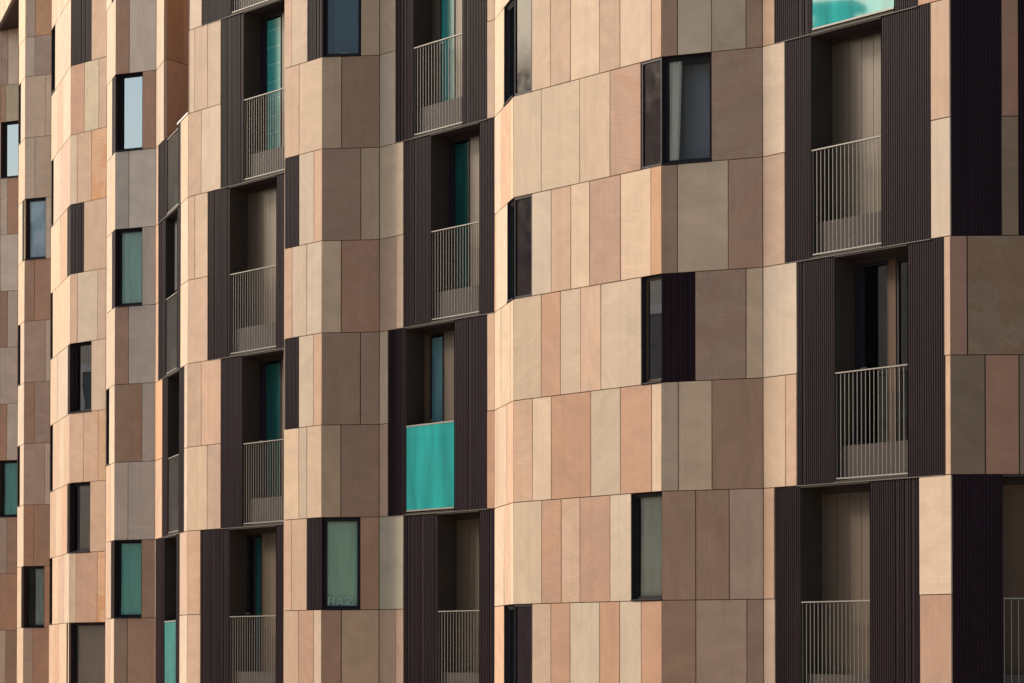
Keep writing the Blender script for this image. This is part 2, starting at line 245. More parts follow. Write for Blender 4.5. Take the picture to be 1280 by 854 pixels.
M = dict(
    stone=mat_stone(),
    joint=mat_simple('joint_shadow', (.035, .03, .028), .9),
    rib=mat_simple('aubergine_metal', (.0205, .0108, .0140), .55, .0, .2, 3., .05, (1, 1, .15)),
    frame=mat_simple('dark_frame_metal', (.022, .017, .021), .45, 0, .1, 4., .2),
    reveal=mat_simple('reveal_metal', (.024, .019, .022), .5, 0, .1, 4., .2),
    bronze=mat_simple('bronze_panel', (.122, .087, .058), .36, .1, .07, 2.5, .5, (1, 1, .2)),
    brown=mat_simple('brown_frame', (.105, .062, .038), .6, 0, .1, 5., .1),
    steel=mat_simple('zinc_railing', (.25, .225, .19), .5, .2, .06, 20.),
    upstand=mat_simple('grey_upstand', (.085, .067, .060), .6, .0, .08, 6., .1),
    trim=mat_simple('light_trim', (.16, .14, .12), .6, 0, .08, 20., .1),
    jamb=mat_simple('bronze_jamb', (.052, .041, .032), .6, 0, .1, 3., .06),
    gloss=mat_simple('dark_gloss_panel', (.020, .013, .015), .10, 0, .3, 5., .6),
    coping=mat_simple('white_coping', (.72, .68, .62), .5, 0, .06, 10.),
    glass=mat_glass('window_glass', (.985, .99, .985), .0),
    glass_dim=mat_glass('dim_glass', (.85, .92, .95), .015),
    glass_dark=mat_glass('dark_glass', (.34, .40, .41), .08),
    glass_mirror=mat_glass('mirror_glass', (.45, .52, .54), .42),
    teal=mat_teal('teal_glass', (.012, .305, .290), .03),
    teal_door=mat_teal('teal_screen', (.030, .24, .21), .2),
    teal_dark=mat_teal('dark_teal_screen', (.008, .065, .058), .15),
    teal_blind=mat_teal('teal_screen_lined', (.045, .33, .28), .25, .30),
    teal_pale=mat_teal('pale_teal_screen', (.10, .20, .21), .2),
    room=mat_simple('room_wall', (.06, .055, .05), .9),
    roof=mat_simple('roof_gravel', (.3, .28, .26), .9, 0, .25, 8.),
    soffit=mat_simple('soffit_metal', (.05, .034, .038), .6, 0, .12, 5., .08),
    plaster=mat_simple('pale_plaster', (.62, .53, .40), .9, 0, .15, .6),
    tile=mat_simple('roof_tile', (.30, .13, .08), .85, 0, .25, 3.),
    house_pane=mat_simple('house_window', (.11, .12, .13), .3, 0, .2, 2.),
    cornice=mat_simple('cornice_stone', (.72, .66, .56), .85, 0, .12, 2.),
    asphalt=mat_simple('asphalt', (.055, .053, .05), .9, 0, .25, 1.5),
    paving=mat_simple('paving', (.36, .30, .23), .85, 0, .2, 2.),
    kerb=mat_simple('kerb_granite', (.36, .34, .31), .8, 0, .15, 4.),
    leaf=mat_simple('leaf', (.07, .13, .05), .5, 0, .3, 20.),
    leaf_pale=mat_simple('pale_leaf', (.42, .50, .36), .5, 0, .2, 20.),
    pot=mat_simple('pot', (.45, .40, .34), .6, 0, .1, 10.),
    letter=mat_simple('letter_paint', (.60, .74, .66), .6, 0, .05, 10.),
    grass=mat_simple('hill_green', (.06, .09, .035), .95, 0, .4, .15),
)

# ------------------------------------------------------------------ mesh builder
class MB:
    def __init__(s, mats):
        s.v = []; s.f = []; s.mi = []; s.mats = mats; s.att = {}
    def quad(s, pts, mi=0, **att):
        i = len(s.v); s.v += [tuple(p) for p in pts]; s.f.append(tuple(range(i, i + len(pts)))); s.mi.append(mi)
        if att: s.att[len(s.f) - 1] = att
    def hexa(s, p, mi=0):
        """8 corners: 0-3 one end ring, 4-7 the opposite ring"""
        i = len(s.v); s.v += [tuple(q) for q in p]
        for q in ((0, 3, 2, 1), (4, 5, 6, 7), (0, 1, 5, 4), (1, 2, 6, 5), (2, 3, 7, 6), (3, 0, 4, 7)):
            s.f.append(tuple(i + a for a in q)); s.mi.append(mi)
    def build(s, name, parent=None, stone=False, smooth=False, world=False):
        me = bpy.data.meshes.new(name)
        off = Vector((0, 0, 0)) if world else ROOT
        me.from_pydata([tuple(Vector(p) - off) for p in s.v], [], s.f)
        for m in s.mats: me.materials.append(m)
        me.polygons.foreach_set('material_index', s.mi)
        if smooth: me.polygons.foreach_set('use_smooth', [True] * len(s.f))
        if stone:
            for nm, ty, dm in (('pc', 'FLOAT_VECTOR', 'CORNER'), ('col', 'FLOAT_COLOR', 'FACE'), ('col2', 'FLOAT_COLOR', 'FACE'), ('sw', 'FLOAT', 'FACE')):
                me.attributes.new(nm, ty, dm)
            pc, c1, c2, sw = (me.attributes[nm] for nm in ('pc', 'col', 'col2', 'sw'))
            for p in me.polygons:
                a = s.att.get(p.index)
                if not a: continue
                c1.data[p.index].color = (*a['col'], 1); c2.data[p.index].color = (*a['col2'], 1); sw.data[p.index].value = a['sw']
                for j, li in enumerate(p.loop_indices): pc.data[li].vector = a['pc'][j]
        me.update()
        o = bpy.data.objects.new(name, me); COL.objects.link(o)
        if parent: o.parent = parent
        return o

def empty(name, loc, parent=None):
    o = bpy.data.objects.new(name, None); o.empty_display_size = .5; o.location = loc; COL.objects.link(o)
    if parent: o.parent = parent
    return o
def tag(o, label, cat, group=None):
    o['label'] = label; o['category'] = cat
    if group: o['group'] = group
    return o

# ------------------------------------------------------------------ facets of the folded front
class Facet:
    def __init__(s, a, b):
        s.o = Vector((a[0], a[1], 0)); d = Vector((b[0] - a[0], b[1] - a[1], 0)); s.L = d.length
        s.t = d.normalized(); s.n = Vector((s.t.y, -s.t.x, 0))
        s.rows = {}; s.taken = []
    def P(s, u, d, z): return s.o + s.t * u - s.n * d + Vector((0, 0, z))
    def box(s, mb, u0, u1, d0, d1, z0, z1, mi=0):
        P = s.P
        mb.hexa([P(u0, d0, z0), P(u1, d0, z0), P(u1, d0, z1), P(u0, d0, z1), P(u0, d1, z0), P(u1, d1, z0), P(u1, d1, z1), P(u0, d1, z1)], mi)
    def take(s, k0, k1, u0, u1): s.taken.append((k0, k1, u0, u1))

def tvec(deg): return Vector((math.sin(R(deg)), -math.cos(R(deg)), 0))
V2 = {k: Vector((v[0], v[1], 0)) for k, v in PLAN.items()}
V2['e8'] = V2['e9']
V2['a1x'] = V2['a1'] + tvec(58.3) * .4
V2['b2x'] = V2['b2'] + tvec(58.3) * .4
V2['c2x'] = V2['c2'] + tvec(37.7) * .4
V2['d4x'] = V2['d4'] + tvec(32) * .4
V2['aL'] = V2['a0'] - tvec(58.3) * .7
V2['aM'] = V2['aL'] - tvec(15) * 5.
chain = ['aM', 'aL', 'a0', 'a1', 'a1x', 'b0', 'b1', 'b2', 'b2x', 'c0', 'c1', 'c2', 'c2x', 'd0', 'd1', 'd2', 'd3', 'd4', 'd4x', 'e0', 'e1', 'e2', 'e3', 'e4', 'e5', 'e6', 'e7', 'e8']
F = {}
for a, b in zip(chain, chain[1:]):
    F[a + b] = Facet(V2[a], V2[b]); F[a + b].top = TOPK
for k in ('aMaL', 'aLa0', 'a0a1', 'a1a1x'): F[k].top = 10.65
# the roof terrace cut: two walls that go back from the front, and the wall behind
fd = F['d2d3']
NP = fd.P(NOTCH_U, 0, 0)
nb = NP + Vector((.474, .880, 0)) * 4.2
F['cut_return'] = Facet(NP, nb); F['cut_return'].top = TOPK
in3 = V2['d3'] + Vector((.95, .30, 0)) * 4.2
F['cut_side'] = Facet(in3, V2['d3']); F['cut_side'].top = TOPK
F['cut_back'] = Facet(nb, in3); F['cut_back'].top = TOPK
for k in ('cut_return', 'cut_side', 'cut_back'): F[k].base = 6
F['cut_return'].rows = {7: [(0, .60, 'n'), (.60, 1.4, 'm')], 6: [(0, 1.1, 'm'), (1.1, 1.9, 'm')]}
# upper storey that overhangs at the far end
ov1 = V2['b0'] + (Vector((-13.35, 88.66, 0)) - V2['b0']).normalized() * 9.
F['over'] = Facet(ov1, V2['b0']); F['over'].base = 10.65; F['over'].top = 12.65

def snap(f, u):
    if abs(u) < .06: return 0.
    if abs(u - f.L) < .06: return f.L
    return u
for k, rr in STONE.items():
    if k not in F: continue
    if k in ('a0a1', 'b1b2', 'd1d2'):                        # distance haze put into the slab colours of the far bays
        rr = {q: [(a, b, {'w': 's', 'g': 'h', 'm': 'e'}.get(c, c)) for a, b, c in v] for q, v in rr.items()}
    for row, segs in rr.items():
        F[k].rows[row] = [(snap(F[k], a), snap(F[k], b), c) for a, b, c in segs]

# ------------------------------------------------------------------ stone
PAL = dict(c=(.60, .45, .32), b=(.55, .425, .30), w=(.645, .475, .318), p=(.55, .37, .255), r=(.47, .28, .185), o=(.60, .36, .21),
           g=(.53, .385, .262), n=(.40, .258, .172), y=(.52, .43, .30), m=(.46, .31, .25), d=(.26, .168, .105), k=(.39, .205, .130), s=(.74, .60, .465), h=(.60, .475, .365), e=(.47, .345, .265))  # last three are far-bay slabs, greyed and lifted to imitate haze
COL2 = dict(c=(.60, .44, .30), b=(.50, .41, .31), w=(.44, .37, .28), p=(.58, .42, .31), r=(.40, .28, .21), o=(.56, .26, .11),
            g=(.45, .32, .22), n=(.42, .235, .15), y=(.38, .35, .25), m=(.34, .26, .22), d=(.30, .21, .15), k=(.30, .16, .11), s=(.66, .54, .42), h=(.54, .42, .32), e=(.42, .30, .23))
GAP = .0068
def stone_panel(mb, f, u0, u1, z0, z1, code):
    lo = code.lower(); sw = (1. if code == 'O' else .55) if code != lo else (rng.random() ** 4) * .4
    if lo == 'y': sw = .3
    j = 1 + rng.uniform(-.07, .06); h = rng.uniform(-.045, .055)
    c = PAL[lo]; col = (c[0] * j * (1 + h), c[1] * j, c[2] * j * (1 - h))
    c2 = COL2['o'] if code == 'O' else COL2[lo]
    ang = rng.choice((.05, -.12, .2, 1.45, 1.6, .5, -.4)) + rng.uniform(-.1, .1)
    seed = rng.uniform(0, 400); ca, sa = math.cos(ang), math.sin(ang)
    def pc(u, z):
        x, y = u - u0, z - z0
        return (x * ca - y * sa + seed, x * sa + y * ca + seed * .37, seed * .11)
    a, b, p, q = u0 + GAP, u1 - GAP, z0 + .005, z1 - .005
    e = [rng.uniform(-.0022, .0022) for _ in range(4)]
    cs = [(a, p, e[0]), (b, p, e[1]), (b, q, e[2]), (a, q, e[3])]
    ch = .003
    ins = [(a + ch, p + ch), (b - ch, p + ch), (b - ch, q - ch), (a + ch, q - ch)]
    fr = [f.P(i[0], c_[2], i[1]) for i, c_ in zip(ins, cs)]
    md = [f.P(c_[0], c_[2] + ch, c_[1]) for c_ in cs]
    bk = [f.P(c_[0], .032, c_[1]) for c_ in cs]
    at = lambda *uv: dict(col=col, col2=c2, sw=sw, pc=[pc(*x) for x in uv])
    mb.quad(fr, 0, **at(*ins))
    for i in range(4):
        j2 = (i + 1) % 4
        uv = [cs[i][:2], cs[j2][:2], ins[j2], ins[i]]
        mb.quad([md[i], md[j2], fr[j2], fr[i]], 0, **at(*uv))
        uv = [cs[i][:2], cs[j2][:2], cs[j2][:2], cs[i][:2]]
        mb.quad([bk[i], bk[j2], md[j2], md[i]], 0, **at(*uv))
    D = .034
    mb.quad([f.P(u0, D, z0), f.P(u1, D, z0), f.P(u1, D, z1), f.P(u0, D, z1)], 1)

building = empty('apartment_building', ROOT)
tag(building, 'apartment block with zigzag front of cream and brown stone panels and dark ribbed metal', 'building')

# what windows, shutters and balconies occupy
for fn, k, u0, u1, kind, side in WINDOWS:
    F[fn].take(k, k + 1, snap(F[fn], u0), snap(F[fn], u1))
    if side: F[side[0]].take(k, k + 1, snap(F[side[0]], side[1]), snap(F[side[0]], side[2]))
for fn, k, u0, u1, h in RIBBED: F[fn].take(k, k + h, snap(F[fn], u0), snap(F[fn], u1))
for fn, k, u, rail, back in BALCONIES: F[fn].take(k, k + 2, snap(F[fn], u[0]), snap(F[fn], u[3]))
F['d2d3'].take(5, 6, TERRACE[2][0], TERRACE[2][3])
F['d2d3'].take(6, 99, NOTCH_U, F['d2d3'].L)

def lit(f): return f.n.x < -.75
for name, f in F.items():
    mb = MB([M['stone'], M['joint']])
    base = getattr(f, 'base', -9)
    edges = EDGES if f.top <= 11.65 else EDGES + [12.65]
    if name == 'over': edges = [10.65, 11.65, 12.65]
    nst = 0
    for k, k1 in zip(edges, edges[1:]):
        if k < base or k1 > f.top + .01: continue
        row = -2 if k < -1.3 else k
        occ = [(a, b) for (r0, r1, a, b) in f.taken if r0 - .01 <= row < r1 - .01]
        segs = list(f.rows.get(row, []))
        occ += [(a, b) for a, b, c in segs]
        occ.sort()
        u = 0.; gaps = []
        for a, b in occ + [(f.L, f.L)]:
            if a - u > .02: gaps.append((u, a))
            u = max(u, b)
        for a, b in gaps:
            w = b - a
            if w < .14:
                # let a neighbour take up the sliver
                done = False
                for i, (p, q, c) in enumerate(segs):
                    if abs(q - a) < .012: segs[i] = (p, b, c); done = True; break
                    if abs(p - b) < .012: segs[i] = (a, q, c); done = True; break
                if done: continue
            while w > .02:
                s = rng.choice((.51, .51, .77, .26, .77))
                if w - s < .2: s = w
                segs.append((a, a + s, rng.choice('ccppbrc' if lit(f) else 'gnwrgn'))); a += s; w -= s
        # close hairline overlaps
        segs.sort()
        for i, (a, b, c) in enumerate(segs):
            for p, q in occ:
                if (p, q) != (a, b) and a < p < b and q > b: b = p
            if b - a > .01:
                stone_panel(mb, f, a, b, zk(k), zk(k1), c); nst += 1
    if nst: mb.build('stone_wall', building, stone=True)

# ------------------------------------------------------------------ ribbed metal
def ribs(mb, f, u0, u1, z0, z1, deep=.018, mi=0):
    pitch = .042 if abs(f.t.y) < .62 else .046
    if f.n.x < -.94: pitch = .08
    n = max(2, round((u1 - u0) / pitch)); w = (u1 - u0) / n
    prof = [(u0, .012)]
    for i in range(n):
        a = u0 + i * w
        d = .010 if rng.random() > .12 or deep < .01 else .018
        prof += [(a + .10 * w, max(deep, d + .004)), (a + .30 * w, max(deep, d + .004)), (a + .40 * w, d), (a + w * .995, d)]
    prof.append((u1, .012))
    i0 = len(mb.v)
    for u, d in prof: mb.v += [tuple(f.P(u, d, z0 + .006)), tuple(f.P(u, d, z1 - .006))]
    for i in range(len(prof) - 1):
        a = i0 + 2 * i; mb.f.append((a, a + 2, a + 3, a + 1)); mb.mi.append(mi)
    # closing plate and end returns
    mb.quad([f.P(u0, .06, z0), f.P(u1, .06, z0), f.P(u1, .06, z1), f.P(u0, .06, z1)], mi)
    for u in (u0 + .001, u1 - .001): mb.quad([f.P(u, .012, z0 + .006), f.P(u, .06, z0 + .006), f.P(u, .06, z1 - .006), f.P(u, .012, z1 - .006)], mi)
    for z in (z0 + .006, z1 - .006): mb.quad([f.P(u0, .03, z), f.P(u1, .03, z), f.P(u1, .06, z), f.P(u0, .06, z)], mi)

for fn, k, u0, u1, h in RIBBED:
    f = F[fn]
    for j in range(h if h <= 2 else 2):
        pass
    step = 2 if h >= 2 else 1
    for j in range(0, h, step):
        mb = MB([M['rib']]); ribs(mb, f, snap(f, u0), snap(f, u1), zk(k + j), zk(k + j + step))
        mb.build('metal_panel', building)

# ------------------------------------------------------------------ windows
def room_box(mb, f, u0, u1, d0, d1, z0, z1, mi=0):
    P = f.P
    for q in ([(u0, d1, z0), (u1, d1, z0), (u1, d1, z1), (u0, d1, z1)], [(u0, d0, z0), (u0, d1, z0), (u0, d1, z1), (u0, d0, z1)],
              [(u1, d0, z0), (u1, d1, z0), (u1, d1, z1), (u1, d0, z1)], [(u0, d0, z0), (u1, d0, z0), (u1, d1, z0), (u0, d1, z0)],
              [(u0, d0, z1), (u1, d0, z1), (u1, d1, z1), (u0, d1, z1)]):
        mb.quad([P(*x) for x in q], mi)

def frame_bars(mb, f, u0, u1, d0, d1, z0, z1, w, mi=0):
    f.box(mb, u0, u0 + w, d0, d1, z0, z1, mi); f.box(mb, u1 - w, u1, d0, d1, z0, z1, mi)
    f.box(mb, u0 + w, u1 - w, d0, d1, z0, z0 + w, mi); f.box(mb, u0 + w, u1 - w, d0, d1, z1 - w, z1, mi)

def make_window(fn, k, u0, u1, kind, side):
    f = F[fn]; u0, u1 = snap(f, u0), snap(f, u1); z0, z1 = zk(k), zk(k + 1)
    dep = .075 if fn in ('e4e5', 'e3e4') else .10 if kind not in ('plain', 'plant') else .135
    mb = MB([M['reveal'], M['frame']])
    room_box(mb, f, u0 + .003, u1 - .003, .002, dep + .05, z0 + .004, z1 - .004)
    del mb.f[0]; del mb.mi[0]                                   # the reveal is open at the back
    frame_bars(mb, f, u0 + .005, u1 - .005, dep - .03, dep + .04, z0 + .006, z1 - .006, .034, 1)
    w = mb.build('window', building)
    # casement inside the fixed frame and the pane
    mb = MB([M['frame'] if fn != 'e4e5' or k != 2 else M['brown']])
    frame_bars(mb, f, u0 + .039, u1 - .039, dep - .012, dep + .03, z0 + .045, z1 - .039, .024)
    mb.build('sash', w)
    g = 'glass'
    if kind == 'plain': g = 'glass_mirror' if fn in ('d1d2', 'a0a1', 'c1c2', 'e4e5') else 'glass_dark'
    if kind == 'plant': g = 'glass_dim'
    mb = MB([M[g]])
    P = f.P; a, b, p, q = u0 + .061, u1 - .061, z0 + .068, z1 - .062
    mb.quad([P(a, dep, p), P(b, dep, p), P(b, dep, q), P(a, dep, q)])
    mb.build('pane', w)
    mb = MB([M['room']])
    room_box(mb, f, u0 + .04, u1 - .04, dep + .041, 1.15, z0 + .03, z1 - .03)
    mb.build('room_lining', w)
    mb = MB([M['frame']])
    f.box(mb, u0 + .004, u1 - .004, -.018, dep - .03, z0 + .005, z0 + .022)
    mb.build('sill', w)
    if side:
        sf = F[side[0]]
        mb = MB([M['gloss'] if side[0] == 'e4e5' else M['rib'], M['frame']])
        s0, s1 = snap(sf, side[1]), snap(sf, side[2])
        if side[0] == 'e4e5':                                   # a fixed dark glazed leaf with slim fins
            sf.box(mb, s0 + .002, s1 - .002, .03, .06, z0 + .005, z1 - .005, 0)
            frame_bars(mb, sf, s0 + .002, s1 - .002, .012, .029, z0 + .005, z1 - .005, .03, 1)
        else: ribs(mb, sf, s0, s1, z0, z1)
        mb.build('metal_panel', w)
    return f, (a, b, p, q), dep

def sheet(f, u0, u1, d, z0, z1, amp, folds, mat, name, label, cat, skew=0., group=None, gather=0.):
    """hanging cloth with real folds; its own origin at the foot"""
    mb = MB([mat]); n = max(10, int(folds * 8)); o = f.P((u0 + u1) / 2, d, z0)
    rowsN = 8
    for i in range(n + 1):
        for j in range(rowsN + 1):
            s = i / n; tz = j / rowsN
            u = u0 + (u1 - u0) * s + skew * (1 - tz) * s * (u1 - u0) - gather * math.sin(math.pi * tz) * s * (u1 - u0)
            dd = d + amp * math.sin(s * folds * 6.283 + .7 * math.sin(3 * tz)) * (.75 + .25 * tz) + amp * .4 * math.sin(s * folds * 2.7 * 6.283)
            mb.v.append(tuple(f.P(u, dd, z0 + (z1 - z0) * tz) - o))
    for i in range(n):
        for j in range(rowsN):
            a = i * (rowsN + 1) + j; mb.f.append((a, a + rowsN + 1, a + rowsN + 2, a + 1)); mb.mi.append(0)
    ob = mb.build(name, None, smooth=True, world=True); ob.location = o
    tag(ob, label, cat, group)
    return ob

CL = dict(cream=mat_cloth('cream_cloth', (.95, .87, .72)), grey=mat_cloth('grey_cloth', (.36, .35, .375)), sheer=mat_cloth('sheer_cloth', (.80, .76, .60)),
          green=mat_cloth('green_cloth', (.55, .74, .52)), bright=mat_cloth('pale_green_cloth', (.80, .97, .80)), teal=mat_cloth('teal_cloth', (.42, .82, .68)),
          brown=mat_cloth('brown_cloth', (.80, .66, .52)), pale=mat_cloth('pale_cloth', (.86, .95, .95)), slate=mat_cloth('slate_cloth', (.10, .155, .18)),
          rail=mat_cloth('swag_cloth', (.66, .72, .62)))

for w in WINDOWS:
    fn, k, u0, u1, kind, side = w
    f, (a, b, p, q), dep = make_window(*w)
    d = dep + .045
    if kind == 'cream_drape':
        sheet(f, a + .0, a + .19, d - .015, p - .02, q, .016, 2, CL['cream'], 'curtain', 'cream curtain drawn to one edge of the large grey window by a brown panel', 'curtain', -.25)
        sheet(f, a + .0, b, d + .30, p - .02, q, .006, 5, CL['grey'], 'roller_blind', 'dull grey blind behind the cream curtain edge', 'blind')
    elif kind == 'sheer':
        sheet(f, a, b, d, p - .02, q, .012, 4, CL['sheer'], 'curtain', 'translucent grey olive curtain filling the narrow window beside a cream panel', 'curtain')
    elif kind == 'green_blind':
        sheet(f, a, b - .01, d + .03, p - .02, q, .006, 1.5, CL['green'], 'roller_blind', 'muted green blind standing behind the small white letters', 'blind')
        hL = .145; xs = (a + .02, a + .155, a + .315)
        shapes = {
            0: [[(0, 0), (.03, 0), (.03, .06), (.08, .06), (.08, 0), (.11, 0), (.11, .145), (0, .145)], [(.03, .085), (.08, .085), (.08, .12), (.03, .12)]],
            1: [[(0, 0), (.028, 0), (.036, .03), (.084, .03), (.092, 0), (.12, 0), (.075, .145), (.045, .145)], [(.045, .055), (.075, .055), (.06, .105)]],
            2: [[(0, 0), (.13, 0), (.13, .03), (.045, .03), (.13, .115), (.13, .145), (0, .145), (0, .115), (.085, .115), (0, .03)], None],
        }
        nm = ('squared flat topped letter at the near side of the green window sill', 'pointed letter A in the middle of the green window sill', 'slanted letter Z at the end of the green window sill')
        for i in range(3):
            outer, hole = shapes[i]
            cu = bpy.data.curves.new('letter', 'CURVE'); cu.dimensions = '2D'; cu.fill_mode = 'BOTH'; cu.extrude = .006
            for poly in (outer, hole):
                if not poly: continue
                sp = cu.splines.new('POLY'); sp.points.add(len(poly) - 1)
                for pt, (x, y) in zip(sp.points, poly): pt.co = (x, y, 0, 1)
                sp.use_cyclic_u = True
            tmp = bpy.data.objects.new('letter_outline', cu); COL.objects.link(tmp); bpy.context.view_layer.update()
            me = bpy.data.meshes.new_from_object(tmp.evaluated_get(bpy.context.evaluated_depsgraph_get())); bpy.data.objects.remove(tmp)
            ob = bpy.data.objects.new('letter', me); COL.objects.link(ob)
            rot = Matrix((f.t, Vector((0, 0, 1)), f.n)).transposed().to_4x4()
            ob.matrix_world = Matrix.Translation(f.P(xs[i], d - .03, p - .003)) @ rot
            me.materials.clear(); me.materials.append(M['letter'])
            tag(ob, 'pale ' + nm[i], 'letter', 'letters on the green window sill')
    elif kind == 'green_curtain':
        sheet(f, a, b, d, p - .02, q, .010, 4, CL['bright'], 'curtain', 'bright pale green curtain in the window of the grey bay', 'curtain')
    elif kind == 'teal_curtain':
        sheet(f, a, b, d, p - .02, q, .010, 4, CL['teal'], 'curtain', 'greyish teal curtain in the lowest window of the grey bay', 'curtain')
    elif kind == 'teal_sheer':
        sheet(f, a, b, d, p - .02, q, .010, 4, CL['teal'], 'curtain', 'mottled teal curtain in the window at the far edge of the building', 'curtain')
    elif kind == 'brown_curtain':
        sheet(f, a + .12, b, d + .01, p - .02, q, .012, 4, CL['brown'], 'curtain', 'brown curtain pulled half across a dark window among pink panels', 'curtain')
    elif kind == 'brown_sheer':
        sheet(f, a, b, d + .05, p - .02, q, .012, 7, CL['brown'], 'curtain', 'dark brown curtain across the wide low window', 'curtain')
    elif kind == 'pale_curtain':
        sheet(f, a, b, d, p - .02, q, .010, 5, CL['pale'], 'curtain', 'pale blue white curtain filling the window of the far grey bay', 'curtain')
    elif kind == 'swag':
        sheet(f, a + .16, b, d + .05, p - .02, q, .02, 4, CL['rail'], 'curtain', 'olive grey curtain hanging slanted in a dark low window of the far bay', 'curtain', .0, None, .3)
    elif kind == 'plant':
        sheet(f, a, b, d + .45, p - .02, q, .006, 3, CL['slate'], 'roller_blind', 'slate blue blind behind the potted plant', 'blind')
        rt = f.P(a + .24, d + .14, p - .06)
        e = tag(empty('potted_plant', rt), 'potted plant with arching pale top leaves behind the dark blue window', 'plant')
        mb = MB([M['pot']])
        ring = []
        for zz, rr in ((0, .055), (.10, .075), (.10, .065), (.07, .06)):
            ring.append([Vector((rr * math.cos(t * math.tau / 14), rr * math.sin(t * math.tau / 14), zz)) for t in range(14)])
        for r0, r1 in zip(ring, ring[1:]):
            for i in range(14): mb.quad([r0[i], r0[(i + 1) % 14], r1[(i + 1) % 14], r1[i]])
        mb.quad(list(reversed(ring[0]))); mb.quad(ring[-1])
        o = mb.build('pot', e, world=True)
        mb = MB([M['leaf'], M['leaf_pale']])
        for i in range(26):
            az = rng.uniform(0, math.tau); ln = rng.uniform(.16, .42); top = i < 5
            pts = []
            for s in range(6):
                tt = s / 5; rr = ln * .55 * tt
                pts.append(Vector((rr * math.cos(az), rr * math.sin(az), .08 + (.52 if top else .34) * ln / .36 * (tt - .45 * tt * tt))))
            sd = Vector((-math.sin(az), math.cos(az), 0))
            for s in range(5):
                w0, w1 = .016 * math.sin(math.pi * (s / 5 * .85 + .1)), .016 * math.sin(math.pi * ((s + 1) / 5 * .85 + .1))
                mb.quad([pts[s] - sd * w0, pts[s] + sd * w0, pts[s + 1] + sd * w1, pts[s + 1] - sd * w1], 1 if top and s > 1 else 0)
        mb.build('foliage', e, world=True)

# ------------------------------------------------------------------ balconies
DEP = .36
def railing(mb, f, u0, u1, z0, dtop=1.405):
    zt = z0 + .05 + dtop
    f.box(mb, u0, u1, .012, .046, zt - .016, zt)
    f.box(mb, u0, u1, .018, .046, z0 + .05, z0 + .068)
    n = round((u1 - u0) / .088)
    for i in range(n + 1):
        u = u0 + .008 + (u1 - u0 - .016) * i / n
        f.box(mb, u - .004, u + .004, .026, .036, z0 + .068, zt - .018)

